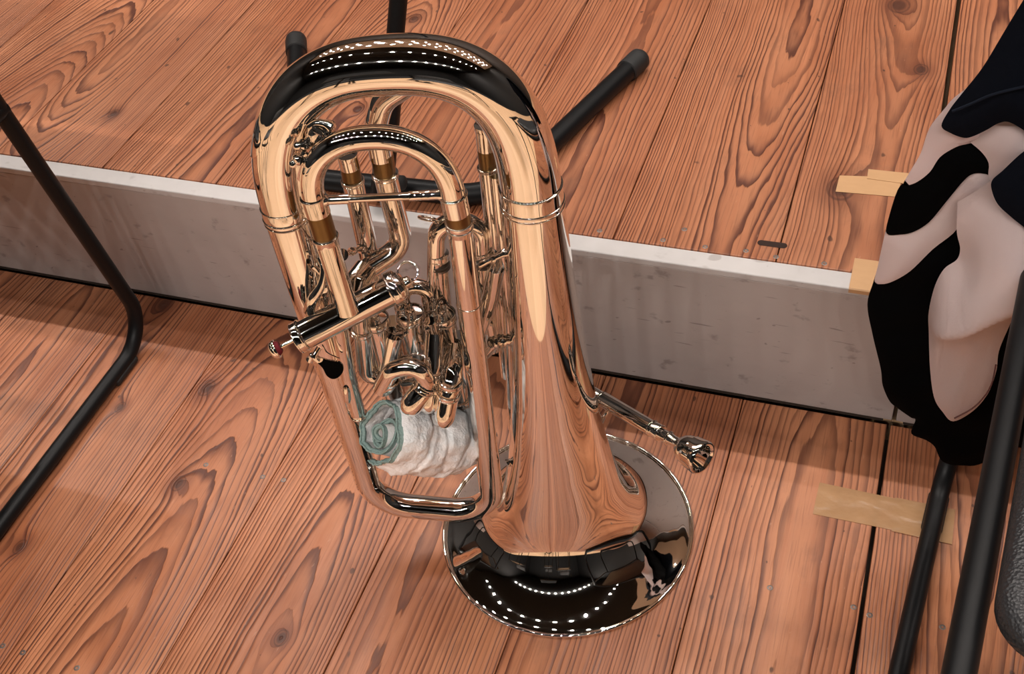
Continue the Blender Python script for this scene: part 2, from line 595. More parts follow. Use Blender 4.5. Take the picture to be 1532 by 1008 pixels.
# bell
BELL = [(0.0012, .1495), (.0035, .1440), (.0070, .1340), (.0125, .1215), (.0200, .1085), (.0310, .0962), (.0450, .0865), (.0630, .0775), (.0850, .0698), (.1100, .0637), (.1400, .0580), (.1730, .0530),
        (.2290, .0467), (.2710, .0428), (.3310, .0381), (.4220, .0326), (.5050, .0291)]
pr = [(p.x, p.y) for p in spline([(a, b) for a, b in BELL], 9)]
inner = [(t + .0004, r - .0014) for t, r in reversed(pr)]
bell = turn('bell', (0, 0, 0), (0, 0, 1), [(.0022, .1512)] + pr + inner + [(.0014, .1500)], SILVER, eu, 160, True, 60)
bm = bmesh.new(); add_torus(bm, (0, 0, .0026), (0, 0, 1), .1505, .0024, 160, 14); link('bell_rim', bm, SILVER, bell)
# ferrule between bell and bow
ZR = .512
fr = [(-.014, .0289)] + bead(-.012, .0297, .0010) + [(-.0095, .0293)] + bead(-.007, .0295, .0011) + [(-.0045, .0294)] + [(.004, .0293)] + bead(.0095, .0290, .0009) + [(.011, .0284)]
turn('bow_ferrule', (0, 0, ZR), (0, 0, 1), fr, SILVER, eu, 64, False, 60)

# big bow: superellipse in the plane of the horn, fuller towards the bell
UL = at(427, 315, .004)
uc, hw, z0, hh = UL.x / 2, -UL.x / 2, ZR, .1445
bow = []
NB = 120
for k in range(NB + 1):
    t = PI * k / NB
    c, s = math.cos(t), math.sin(t)
    n = 2.72 if c > 0 else 2.4
    n = 2.56 + .16 * math.tanh(4 * c)
    X_ = abs(c) ** (2 / n) * (1 if c >= 0 else -1); Z_ = abs(s) ** (2 / n)
    bow.append(Vector((uc + hw * X_, -.004 * k / NB, z0 - .002 * k / NB + hh * Z_)))
bow = fillet(bow, .0, .004) if False else bow
# even spacing
L = arclen(bow); T = L[-1]; even = []; j = 0
for k in range(141):
    d = T * k / 140
    while j < len(L) - 2 and L[j + 1] < d: j += 1
    even.append(bow[j].lerp(bow[j + 1], (d - L[j]) / max(1e-9, L[j + 1] - L[j])))
for _ in range(6):
    even = [even[0]] + [(even[i - 1] + even[i] * 2 + even[i + 1]) / 4 for i in range(1, len(even) - 1)] + [even[-1]]
bow = even
RB0, RB1 = .0284, .0214
lbow = tube('large_bow', bow, [(0, RB0), (1, RB1)], SILVER, eu, 56)
# guard plate over the crown of the bow
bm = bmesh.new()
i0, i1 = 24, 119
n = i1 - i0
prev = None
for i in range(i0, i1 + 1):
    s = (i - i0) / n
    tg = (bow[i + 1] - bow[i - 1]).normalized()
    o_ = Vector((-tg.z, 0, tg.x)); o_ = o_ if (bow[i] - Vector((uc, 0, z0))).dot(o_) > 0 else -o_
    b_ = Vector((0, 1, 0))
    r_ = RB0 + (RB1 - RB0) * i / 140 + .0009
    e = min(s, 1 - s) * n / 14
    half = math.radians(86) * min(1, .25 + .75 * math.sqrt(min(1, e)))
    ring = []
    for rr in (r_, r_ - .0011):
        ring.append([bm.verts.new(bow[i] + (o_ * math.cos(a) + b_ * math.sin(a)) * rr) for a in [half * (2 * q / 24 - 1) for q in range(25)]])
    if prev:
        for q in range(24):
            bm.faces.new((prev[0][q], prev[0][q + 1], ring[0][q + 1], ring[0][q]))
        for q in (0, 24):
            bm.faces.new((prev[0][q], ring[0][q], ring[1][q], prev[1][q]))
    else:
        for q in range(24): bm.faces.new((ring[0][q], ring[0][q + 1], ring[1][q + 1], ring[1][q]))
    prev = ring
for q in range(24): bm.faces.new((prev[0][q], prev[0][q + 1], prev[1][q + 1], prev[1][q]))
link('bow_guard', bm, SILVER, lbow, True, 50)

# main branch: left leg, lower bend, front column
W1, W2 = .016, .030
pA = bow[-1]
cL = at(560, 752, .012); cR = at(739, 768, W1); top = at(687, 335, W2)
path = fillet([pA, cL, cR, top], [0, .052, .043, 0], .002)
LT = arclen(path)[-1]
tube('main_branch', path, [(0, RB1), (.10, .0200), (.38, .0150), (.56, .0140), (.80, .0122), (1, .0112)], SILVER, eu, 48)
dl = (cL - pA).normalized()
turn('bow_ferrule', pA, dl, [(-.010, .0214)] + bead(-.009, .0217, .0008) + [(-.004, .0221), (.001, .0221)] + bead(.003, .0219, .0010) + [(.0055, .0220)] + bead(.008, .0216, .0010) + [(.010, .0209)], SILVER, eu, 56, False, 60)
# seam ring on the column and slide mouth
dc = (top - cR).normalized()
pm = at(703, 451, .0245); turn('joint_ring', cR + dc * (pm - cR).dot(dc), dc, bead(0, .0116, .0009), SILVER, eu, 40)
turn('slide_collar', top, dc, [(-.012, .0112)] + bead(-.004, .0121, .0009) + [(-.002, .0124), (.001, .0124)] + bead(.002, .0120, .0010) + [(.003, .0100)], SILVER, eu, 44)
# tuning slide: exposed brass, collars, small bow
s1 = at(678, 293, .032)
ds = (s1 - top).normalized()
ts = eu
tube('inner_slide', [top, top + (s1 - top) * .55], .0116, BRASS, eu, 40)
turn('slide_collar', top + (s1 - top) * .42, ds, [(0, .0116), (.0005, .0121), (.019, .0121)] + bead(.021, .0121, .0010) + [(.0225, .0112)], SILVER, eu, 44)
s2 = at(470, 300, .034)
g1 = at(486, 352, .036)
us, hs = (s1.x + s2.x) / 2, (s1.x - s2.x) / 2
zt = at(572, 204, .033).z
sb = []
for k in range(81):
    t = PI * k / 80; c, s = math.cos(t), math.sin(t); n = 2.25
    zb = s1.z + (s2.z - s1.z) * k / 80
    sb.append(Vector((us + hs * abs(c) ** (2 / n) * (1 if c >= 0 else -1), s1.y + (s2.y - s1.y) * k / 80, zb + (zt - (s1.z + s2.z) / 2) * abs(s) ** (2 / n))))
for _ in range(4): sb = [sb[0]] + [(sb[i - 1] + sb[i] * 2 + sb[i + 1]) / 4 for i in range(1, 80)] + [sb[-1]]
d2 = (g1 - s2).normalized()
sb = [s1 - ds * .006] + sb + [s2 + d2 * .004]
tube('tuning_slide_bow', sb, [(0, .0114), (1, .0106)], SILVER, eu, 44)
turn('slide_collar', s2 - d2 * .004, d2, bead(0, .0113, .0010) + [(.002, .0114), (.018, .0114), (.0185, .0108)], SILVER, eu, 44)
tube('inner_slide', [s2 + d2 * .01, g1 + d2 * .004], .0109, BRASS, eu, 40)
turn('slide_collar', g1, d2, [(0, .0100), (.0005, .0118)] + bead(.002, .0116, .0010) + [(.004, .0112), (.012, .0108)], SILVER, eu, 44)
g2 = at(521, 466, .046)
tube('slide_leg', [g1 + d2 * .003, g1.lerp(g2, .5), g2], .0106, SILVER, eu, 40)
tube('slide_leg', [top - dc * .03, top - dc * .002], .0114, SILVER, eu, 40)
# cross brace of the tuning slide
b1, b2 = at(489, 299, .034), at(659, 291, .033)
db = (b2 - b1).normalized(); lb = (b2 - b1).length
turn('slide_brace', b1, db, [(-.002, 0), (-.002, .0062), (.001, .0056), (.002, .0046), (.020, .0046), (.0205, .0037), (lb - .028, .0037), (lb - .0275, .0046), (lb - .003, .0046), (lb, .0056), (lb + .003, .0062), (lb + .003, 0)], SILVER, eu, 24)


def valve(name, base, d, r, length, cap_r, parent=eu):
    """Valve casing; base is the bottom-cap end, d runs towards the finger end."""
    o = turn(name, base, d, [(0, r)] + [(length * k / 12, r) for k in range(1, 13)], SILVER, parent, 44)
    # open bottom cap with a nipple inside
    turn('bottom_cap', base, d, [(.006, r), (.006, cap_r - .0006)] + bead(.004, cap_r - .0006, .0008) + [(.001, cap_r), (-.003, cap_r)] + bead(-.004, cap_r - .0008, .0010)
         + [(-.0046, cap_r - .0014), (-.0018, cap_r - .0018), (-.0014, cap_r - .0026), (-.0013, .0048), (-.0040, .0046), (-.0045, .0038), (-.0050, .0044), (-.0060, .0044), (-.0065, .0036), (-.0070, .0042), (-.0086, .0038), (-.0090, .0024), (-.004, .0022), (-.004, 0)], SILVER, o, 40)
    turn('top_cap', base + d * length, d, [(-.002, r)] + bead(0, r + .0010, .0012) + [(.003, r + .0012), (.006, r + .0010)] + bead(.0075, r + .0002, .0010) + [(.009, r - .004), (.0105, .004), (.0105, 0)], SILVER, o, 40)
    return o


def finger(parent, base, d, stem, br, felt=True):
    tube('stem', [base, base + d * stem], .0022, SILVER, parent, 16)
    turn('felt', base + d * (stem - .0042), d, [(0, 0), (0, .0052), (.0012, br * .66), (.004, br * .80), (.0042, 0)], RED, parent, 32)
    turn('finger_button', base + d * stem, d, [(0, 0), (-.0006, br * .80)] + [(.0006 + .0016 * math.sin(a), br * (.88 + .12 * math.cos(a))) for a in (-1.2, -.6, 0, .6, 1.2)] + [(.0026 + .0052 * math.sin(a), br * .93 * math.cos(a)) for a in [k * PI / 16 for k in range(9)]], SILVER, parent, 32)


zd = Vector((0, 0, -1))
VC = [at(562, 480, -.012), at(615, 472, -.012), at(662, 474, -.012)]
for k, c in enumerate(VC):
    v = valve('valve_casing', c, zd, .0128, .122, .0146)
    finger(v, c + zd * .130, zd, .030, .0090)
# balusters joining the casings
for a, b in zip(VC, VC[1:]):
    for dz, rr in ((-.022, .0040), (-.060, .0050), (-.095, .0042)):
        tube('knuckle', [a + Vector((.008, 0, dz)), b + Vector((-.008, 0, dz - .003))], rr, SILVER, eu, 20)
# fourth valve, laid across the front
e1, e2 = at(452, 502, .052), at(589, 432, .022)
d4 = (e1 - e2).normalized(); l4 = (e1 - e2).length
v4 = turn('valve_casing', e2, d4, [(l4 * k / 14, .0148) for k in range(15)], SILVER, eu, 48)
v4['label'] = 'fourth valve casing laid across the front'
turn('bottom_cap', e2, d4, [(.004, .0148)] + bead(.002, .0166, .0012) + [(.000, .0174), (-.0035, .0174)] + bead(-.005, .0160, .0014) + [(-.0075, .0142), (-.010, .0126), (-.012, .0098), (-.013, .0060), (-.017, .0055), (-.0185, .0040), (-.019, 0)], SILVER, v4, 44)
turn('top_cap', e1, d4, [(-.003, .0148)] + bead(-.001, .0156, .0011) + [(.001, .0158), (.005, .0157)] + bead(.006, .0150, .0011) + [(.0076, .0130), (.0086, .006), (.0086, 0)], SILVER, v4, 44)
finger(v4, e1 + d4 * .008, d4, .020, .0096)
# pull ring at the end of the fourth valve
def ring_at(name, c, axis, R, r, parent=eu, sx=1.0):
    bm = bmesh.new(); add_torus(bm, (0, 0, 0), axis, R, r, 32, 10)
    for v in bm.verts: v.co += c
    return link(name, bm, SILVER, parent)


ring_at('pull_ring', at(610, 407, .010), Vector((.15, -.75, .65)), .0098, .0014)
tube('ring_post', fillet([at(598, 425, .010), at(604, 428, .006), at(609, 418, .006)], .004, .001), .0024, SILVER, eu, 14)


def slide(name, pix, w, r, rad=.012, seg=28, ends=()):
    """Bent tube through pixel corners; w one depth or one per corner."""
    ws = w if isinstance(w, (list, tuple)) else [w] * len(pix)
    return tube(name, fillet([at(px, py, q) for (px, py), q in zip(pix, ws)], rad, .0018), r, SILVER, eu, seg)


def collar(px, py, px2, py2, w, r, length=.006, m=SILVER, name='slide_collar'):
    a, b = at(px, py, w), at(px2, py2, w)
    d = (b - a).normalized()
    if m is BRASS:
        return turn(name if name != 'slide_collar' else 'inner_slide', a, d, [(0, 0), (0, r), (length, r), (length, 0)], m, eu, 32)
    return turn(name, a, d, [(0, 0), (0, r - .001)] + bead(.001, r, .0008) + [(.002, r + .0002), (length - .001, r + .0002)] + bead(length, r, .0008) + [(length + .001, 0)], m, eu, 32)


# straight slide behind, left: open mouth, brass band
wB = -.040
slide('valve_slide', [(527, 268), (562, 425)], wB, .0102)
slide('valve_slide', [(520, 234), (524, 250)], wB, .0096)
collar(523, 247, 527, 270, wB, .0093, .016, BRASS)
collar(527, 268, 530, 282, wB, .0104, .004)
turn('slide_mouth', at(519.5, 232, wB), Vector((0, 0, -1)), [(.004, .0096), (0, .0100), (-.0012, .0098), (-.0012, .0080), (.006, .0078), (.006, 0)], SILVER, eu, 32)
# slide behind, centre: comes out from under the big bow, brass band, S-bend to the fourth valve
wC = -.046
slide('valve_slide', [(650, 100), (572, 150), (562, 186), (571, 236)], [-.050, -.048, wC, wC], .0112, .030)
collar(571, 230, 576, 262, wC, .0108, .024, BRASS)
collar(576, 258, 579, 275, wC, .0122, .004)
slide('valve_slide', [(576, 262), (603, 368), (545, 405), (530, 428)], [wC, wC + .004, -.02, .0], .0112, .022)
slide('valve_slide', [(548, 402), (534, 420), (531, 440)], [-.018, -.004, .006], .0121, .008)
# U slide behind the column
wD = -.030
slide('valve_slide', [(652, 440), (654, 332), (718, 330), (726, 470)], wD, .0096, .022)
for px, py, qx, qy in ((656, 378, 657, 392), (721, 373, 723, 387)):
    collar(px, py, qx, qy, wD, .0100, .007)
    collar(qx + .5, qy + 1, qx + 1.4, qy + 11, wD, .0101, .0055, mat('worn_gap', (.05, .03, .018), .5, .4) if 'worn_gap' not in bpy.data.materials else bpy.data.materials['worn_gap'], 'slide_gap')
slide('valve_slide', [(657, 398), (668, 540)], wD, .0108)
slide('valve_slide', [(723, 395), (735, 520)], wD, .0106)
ring_at('pull_ring', at(640, 327, -.030), Vector((.3, .6, 1)), .009, .0013)
ring_at('pull_ring', at(700, 330, -.034), Vector((.2, .5, 1)), .008, .0012)
# tall slide between column and bell
wE = -.036
slide('valve_slide', [(725, 190), (728, 222)], wE, .0090)
collar(727, 219, 730, 250, wE, .0084, .022, BRASS)
collar(730, 248, 732, 262, wE, .0098, .003)
slide('valve_slide', [(730, 248), (753, 470), (762, 560)], wE, .0092)
slide('valve_slide', [(741, 262), (760, 450), (768, 640)], -.024, .0060)
turn('slide_mouth', at(724, 188, wE), Vector((0, 0, -1)), [(.004, .0090), (0, .0094), (-.0012, .0092), (-.0012, .0076), (.004, 0)], SILVER, eu, 28)
# diagonal crook
slide('valve_slide', [(742, 400), (735, 440), (707, 530), (704, 570)], -.018, .0092, .03)
slide('valve_slide', [(728, 470), (737, 512), (722, 528)], -.02, .0086, .012)
# small crook over the second valve
slide('valve_slide', [(604, 500), (602, 428), (640, 428), (650, 520)], [-.022, -.024, -.026, -.026], .0082, .015)
collar(603, 456, 603.6, 466, -.023, .0086, .004); collar(645, 456, 646, 466, -.026, .0086, .004)
# lower crooks in front of the valves
wL = .050
slide('valve_slide', [(571, 582), (586, 554), (622, 545), (641, 572), (618, 604)], [wL - .006, wL - .002, wL, wL, wL + .004], .0092, .016)
dm = (at(562, 594, wL - .008) - at(582, 566, wL - .006)).normalized()
turn('slide_mouth', at(582, 566, wL - .006), dm, [(-.003, .0092)] + bead(-.001, .0102, .001) + [(.001, .0104), (.003, .0098), (.005, .0106), (.014, .0106), (.016, .0094), (.0165, .0075), (.012, .007), (.012, 0)], SILVER, eu, 36)
dd = (at(598, 630, wL + .010) - at(637, 576, wL)).normalized()
turn('slide_sleeve', at(637, 576, wL), dd, [(-.003, .0092)] + bead(-.001, .0108, .001) + [(.001, .0116), (.003, .0106)] + bead(.005, .0112, .001) + [(.007, .0118), (.024, .0122), (.031, .0117), (.036, .0098), (.0395, .0062), (.041, 0)], SILVER, eu, 40)
slide('valve_slide', [(650, 500), (647, 556), (640, 613), (638, 593), (643, 540)], [.010, .036, .050, .029, .016], .0092, [0, .03, .0103, .0103, 0])
collar(648, 553, 646.5, 565, .037, .0098, .006)
slide('valve_slide', [(680, 520), (674, 570), (663, 634), (661, 610), (668, 560)], [.004, .040, .058, .033, .018], .0112, [0, .03, .0123, .0123, 0])
collar(674, 568, 672, 580, .041, .0120, .006); collar(671, 585, 669, 597, .046, .0120, .006)
slide('valve_slide', [(643, 480), (647, 505), (650, 530)], [.0, .002, .006], .0070)
collar(647, 512, 648, 530, .004, .0074, .010)
slide('valve_slide', [(690, 500), (697, 560), (712, 580)], [-.01, -.006, -.008], .0080, .02)
slide('valve_slide', [(540, 470), (548, 560), (575, 566), (590, 500)], [-.006, -.004, -.004, -.01], .0100, .018)
collar(541, 492, 543, 508, -.005, .0108, .006)
slide('valve_slide', [(586, 480), (600, 560)], -.02, .0088)
slide('valve_slide', [(700, 470), (716, 640)], -.034, .0074)
ring_at('pull_ring', at(624, 545, .040), Vector((.25, -.3, .9)), .0118, .0012)
bm = bmesh.new()
for p in ((640, 560, .022), (652, 626, .02), (640, 612, .012), (628, 490, .0), (634, 485, -.004)):
    c = at(*p)
    bmesh.ops.create_uvsphere(bm, u_segments=14, v_segments=10, radius=.0032, matrix=Matrix.Translation(c))
# each of these tiny knobs is a part
bm.free()
for p in ((652, 628, .050), (639, 490, .004), (607, 496, .002)):
    turn('stop_knob', at(*p), Vector((.2, -1, .3)), [(-.003, .0016), (0, .0018), (.001, .0030), (.003, .0034), (.005, .0026), (.006, 0)], SILVER, eu, 16)

# braces
def brace(p, q, wp, wq, r=.0026):
    a, b = at(*p, wp), at(*q, wq); d = (b - a).normalized(); l = (b - a).length
    return turn('brace', a, d, [(-.0005, 0), (-.0005, .006), (.001, .0052), (.003, r * 1.3), (l * .3, r), (l * .42, r), (l * .45, r * 1.5), (l * .55, r * 1.5), (l * .58, r), (l * .8, r), (l - .003, r * 1.3), (l - .001, .0052), (l + .0005, .006), (l + .0005, 0)], SILVER, eu, 20)


brace((713, 397), (758, 377), .012, -.006, .0034)
brace((758, 692), (781, 677), .014, .004, .0022)
brace((735, 512), (764, 508), .010, -.004, .0050)
brace((512, 381), (541, 371), .030, -.030, .0028)
# lead tube with open end beside the left branch
w7 = .026
slide('lead_tube', [(505, 470), (520, 560), (537, 622)], [.034, w7, w7], .0082, .05)
dt = (at(537, 622, w7) - at(523, 570, w7)).normalized()
turn('tube_mouth', at(537, 621, w7), dt, [(-.004, .0082)] + bead(-.001, .0088, .001) + [(.001, .0088), (.0015, .0070), (.0018, .0026), (-.004, .0022), (-.004, 0)], SILVER, eu, 28)
turn('tube_mouth', at(537, 621, w7) + dt * .0012, dt, [(0, .0024), (.0006, .0022), (.0007, 0)], DARKHOLE, eu, 16)
turn('lever_saddle', at(519, 590, .034), Vector((.1, 0, 1)), [(-.012, 0), (-.011, .003), (-.006, .0042), (.006, .0042), (.011, .003), (.012, 0)], SILVER, eu, 20)
# spoon-shaped thumb lever with its hinge
w8 = .045
dl8 = [(474, 531), (484, 535), (496, 538), (508, 540), (514, 546), (513, 555), (506, 563), (497, 565), (489, 560), (483, 549), (475, 541), (470, 536)]
bm = bmesh.new()
cc = [at(px, py, w8 + (py - 545) * .00045) for px, py in dl8]
sm = spline([tuple(p) for p in cc] + [tuple(cc[0])], 5)[:-1]
f = bm.faces.new([bm.verts.new(p) for p in sm])
r = bmesh.ops.extrude_face_region(bm, geom=[f])
for v in r['geom']:
    if isinstance(v, bmesh.types.BMVert): v.co.y -= .0016
link('thumb_lever', bm, SILVER, eu, True, 30)
tube('lever_arm', fillet([at(478, 519, .040), at(469, 534, w8 + .002), at(476, 540, w8 + .002)], .004, .001), .0030, SILVER, eu, 16)
turn('lever_hinge', at(466, 535, w8), Vector((.6, 0, .7)), [(-.006, 0), (-.006, .0030), (-.004, .0042), (.0, .0034), (.004, .0042), (.006, .0030), (.006, 0)], SILVER, eu, 20)
tube('lever_spring', fillet([at(482, 515, .040), at(489, 528, .044), at(508, 536, .046)], .012, .001), .0007, SILVER, eu, 8)
# hand hook beside the left branch
hk = [(478, 386), (484, 402), (480, 428), (466, 452), (462, 474)]
tube('hand_hook', spline([tuple(at(px, py, q)) for (px, py), q in zip(hk, (.020, .028, .034, .036, .030))], 10), [(0, .0030), (.25, .0036), (.55, .0052), (.85, .0062), (1, .0040)], SILVER, eu, 24)
turn('hook_screw', at(483, 430, .030), Vector((.1, -1, .2)), [(-.004, .004), (0, .0052), (.002, .0056), (.004, .0048), (.0055, 0)], SILVER, eu, 20)
tube('lever_rod', [at(468, 398, .024), at(484, 412, .024)], .0028, SILVER, eu, 14)
slide('lead_tube', [(472, 395), (486, 440), (492, 470)], [.012, .014, .020], .0070)
# lyre box and thumb screws at the upper left
w9 = .020
def bit(px, py, w, d, prof): return turn('lyre_screw', at(px, py, w), Vector(d), prof, SILVER, eu, 20)
KN = [(-.008, 0), (-.008, .0036), (-.006, .0046), (-.003, .0030), (0, .0052), (.004, .0056), (.006, .0036), (.009, .0040), (.011, .0028), (.012, 0)]
bit(449, 236, w9 + .012, (-.75, -.5, -.4), KN)
bit(458, 216, w9 + .006, (-.8, -.5, .2), KN)
turn('lyre_box', at(470, 206, w9), Vector((.5, -.3, .8)), [(-.016, 0), (-.016, .0070), (-.012, .0086), (-.004, .0070), (.004, .0088), (.010, .0080), (.014, .0060), (.015, 0)], SILVER, eu, 28)
lv = [(462, 190), (474, 184), (488, 186), (500, 193)]
tube('lyre_clip', spline([tuple(at(px, py, w9)) for px, py in lv], 8), [(0, .0030), (.6, .0040), (.85, .0062), (1, .0034)], SILVER, eu, 18)
slide('lead_tube', [(455, 235), (447, 262), (458, 320)], [.012, .006, .006], .0075, .02)
turn('lyre_post', at(480, 205, w9), Vector((.9, .2, .3)), [(-.012, .0050), (-.006, .0058), (.002, .0046), (.008, .0066), (.012, .0050), (.013, 0)], SILVER, eu, 22)

# leadpipe and mouthpiece
la, lb_ = at(876, 582, -.046), at(988, 648, .034)
dlp = (lb_ - la).normalized(); ll = (lb_ - la).length
lead = turn('leadpipe', la, dlp, [(-.02, 0), (-.02, .0078), (ll * .2, .0078), (ll * .22, .0078)] + bead(ll * .22 + .001, .0079, .0006) + [(ll * .22 + .003, .0086), (ll - .014, .0084)] + bead(ll - .012, .0086, .001) + [(ll - .010, .0088), (ll - .002, .0088)] + bead(ll, .0084, .001) + [(ll + .001, .006), (ll + .001, 0)], SILVER, eu, 32)
c0 = lb_ + dlp * .0005
mp = turn('mouthpiece', c0, dlp, [(0, 0), (0, .0062), (.010, .0068)] + bead(.0115, .0070, .0012) + [(.013, .0066), (.020, .0060), (.024, .0066)] + [(.027, .0095), (.031, .0130), (.036, .0152), (.042, .0162), (.0425, .0172), (.050, .0180), (.055, .0188), (.0575, .0187), (.0588, .0178), (.0588, .0164), (.0570, .0140), (.052, .0125), (.044, .0105), (.036, .0060), (.033, .0035), (.026, .0030), (.026, 0)], SILVER, eu, 56, False, 35)
# small strut below the leadpipe, resting on the bell
st = fillet([la + dlp * .045, la + dlp * .030 + Vector((.0, -.004, -.016)), at(898, 638, .0), at(893, 660, .006)], .010, .001)
tube('leadpipe_strut', st, .0024, SILVER, eu, 16)
turn('strut_bead', at(897, 645, .004), Vector((.1, 0, 1)), [(-.004, .0022), (-.003, .0038), (-.001, .0026), (.001, .0038), (.003, .0026), (.004, .0022)], SILVER, eu, 18)

# ------------------------------------------------------------------ towel rolled around the finger buttons
TOWEL = mat('white_terry', (.80, .76, .75), .95)
x, y, z, vec, noise, white, voro, mix, bump, out = kit(TOWEL)
n_ = noise(vec(x * 420, y * 420, z * 420), 1, 3); n2_ = noise(vec(x * 22, y * 22, z * 22), 1, 2)
out('Base Color', mix(n2_.step(.4, .7) * .8, (.94, .89, .87), (.86, .89, .90)))
bump(n_, .6, .0016)
HEM = mat('teal_hem', (.20, .30, .28), .85)
x, y, z, vec, noise, white, voro, mix, bump, out = kit(HEM)
n_ = noise(vec(x * 500, y * 500, z * 500), 1, 2); bump(n_, .8, .001); out('Base Color', mix(n_, (.13, .22, .20), (.36, .46, .43)))
ta, tb = at(571, 650, .052), at(720, 655, -.012)
ax = (tb - ta); TL = ax.length; a_, b_, d_ = frame(ax)
tow = thing('rolled_towel', 'fluffy white towel with teal hem, rolled up and tucked into the euphonium tubing', 'towel', ta, 0)
tow.parent = None
Rz = Matrix.Rotation(A0, 4, 'Z')
tow.matrix_world = Rz @ Matrix.Translation(ta)
bm = bmesh.new()
NT, NA = 420, 110
TURNS = 3.35
grid = []
for i in range(NT + 1):
    s = i / NT
    th = 2 * PI * TURNS * s + 2.2
    last = 1 - 1.02 / TURNS
    r0 = .007 + .020 * s / last if s < last else .027 + .0140 * min(1, (s - last) / .035)
    row = []
    for j in range(NA + 1):
        q = j / NA
        outer = max(0, min(1, (s - last) / .035))
        # pinches: the slides press into the roll
        pin = 0
        for c, wd, am in ((.36, .06, .005), (.68, .06, .005)): pin += am * math.exp(-((q - c) / wd) ** 2)
        up = max(0, math.cos(th - 1.3))
        rr = r0 * (1 + .07 * math.sin(5 * q + 1.7 * math.sin(th)) * outer) - pin * outer * (.5 + up)
        rr *= (1 - .50 * max(0, (q - .66) / .34) ** 2 * outer) * (1 - .22 * max(0, (.30 - q) / .30) ** 1.5)
        P = Vector((q * 5, math.cos(th) * 1.5, math.sin(th) * 1.5 + s))
        for c, sl, wd, am in ((.24, .06, .022, .0035), (.50, -.08, .02, .0030), (.60, .10, .018, .0028), (.82, -.05, .02, .0030)):
            rr -= outer * am * math.exp(-((q - c - sl * math.sin(th)) / wd) ** 2)
        rr += outer * (.0060 * mnoise.noise(P * 1.3) + .0016 * mnoise.noise(P * 3.4) + .0006 * mnoise.noise(P * 15) + .0007 * mnoise.noise(P * 60) + .0006 * mnoise.noise(P * 110))
        off = .006 * math.sin(th * .5 + 1) * (1 - q) + .004 * mnoise.noise(Vector((s * 9, 3, q * 2)))
        sq = 1 - .10 * math.cos(2 * th)
        # drooping lower edge
        c, sn = math.cos(th), math.sin(th)
        p = d_ * (q * TL + off * (1 if q < .5 else -1)) + (a_ * c + b_ * sn) * rr * sq
        if outer > 0: p.z -= .005 * outer * math.exp(-((s - .97) / .06) ** 2)
        row.append(bm.verts.new(p))
    grid.append(row)
for i in range(NT):
    for j in range(NA):
        f = bm.faces.new((grid[i][j], grid[i + 1][j], grid[i + 1][j + 1], grid[i][j + 1]))
        f.material_index = 1 if (j < 3 or i > NT - 3) else 0
o = link('towel_cloth', bm, [TOWEL, HEM], tow, True, 180)
o.data.materials[0], o.data.materials[1] = TOWEL, HEM
sol = o.modifiers.new('thickness', 'SOLIDIFY'); sol.thickness = .0042; sol.offset = -1
# corded hem along the open end
bm = bmesh.new()
hem_pts = [grid_p for grid_p in []]
me = o.data
idx = lambda i, j: i * (NA + 1) + j
hp = [me.vertices[idx(i, 0)].co.copy() - d_ * .0008 for i in range(20, NT + 1)]
add_sweep(bm, hp, [.0011 + .0003 * math.sin(k * 1.9) for k in range(len(hp))], 10)
link('hem', bm, HEM, tow)

# ------------------------------------------------------------------ tubular stand on the riser
zb = H + .0165
stand = thing('instrument_stand', 'black tubular stand with a U-shaped foot behind the euphonium on the wooden deck', 'stand', (-.30, .31, H))
SO = Vector((-.30, .31, H))
tl, tr = on_z(443, 62, zb), on_z(955, 90, zb)
bl, br_ = on_z(425, 300, zb), on_z(745, 318, zb)
bl = Vector((-.455, .305, zb)); br_ = Vector((-.178, .315, zb))
R2 = on_z(840, 205, zb)
pth = fillet([tl, bl, br_, tr], [0, .075, .075, 0], .004)
o = tube('foot_tube', [p - SO for p in pth], .0145, BLACK, stand, 28)
for p, q in ((tl, pth[4]), (tr, pth[-5])):
    d = (p - q).normalized()
    turn('rubber_cap', p - SO, d, [(-.034, .0146), (-.033, .0166), (-.004, .0170), (.004, .0164), (.009, .0130), (.011, .006), (.011, 0)], RUBBER, stand, 28)
hub = on_z(571, 292, zb); ptop = on_z(596, 0, .48)
dp = (ptop - hub).normalized()
turn('lower_post', hub - SO, dp, [(-.004, 0), (-.004, .0150), (.165, .0150), (.168, .0165), (.185, .0165), (.19, .0120), (.19, 0)], BLACK, stand, 28)
turn('upper_post', hub + dp * .18 - SO, dp, [(0, 0), (0, .0112), (.62, .0112), (.62, 0)], BLACK, stand, 24)
turn('clamp_knob', hub + dp * .015 + Vector((.018, -.006, .012)) - SO, Vector((1, -.2, .2)), [(0, 0), (0, .005), (.006, .005), (.008, .010), (.018, .010), (.021, .006), (.021, 0)], RUBBER, stand, 20)

# ------------------------------------------------------------------ chairs
VINYL = mat('black_vinyl', (.022, .022, .024), .38)
x, y, z, vec, noise, white, voro, mix, bump, out = kit(VINYL)
vd, _c = voro(vec(x, y, z), 420); bump(vd, .5, .0012)


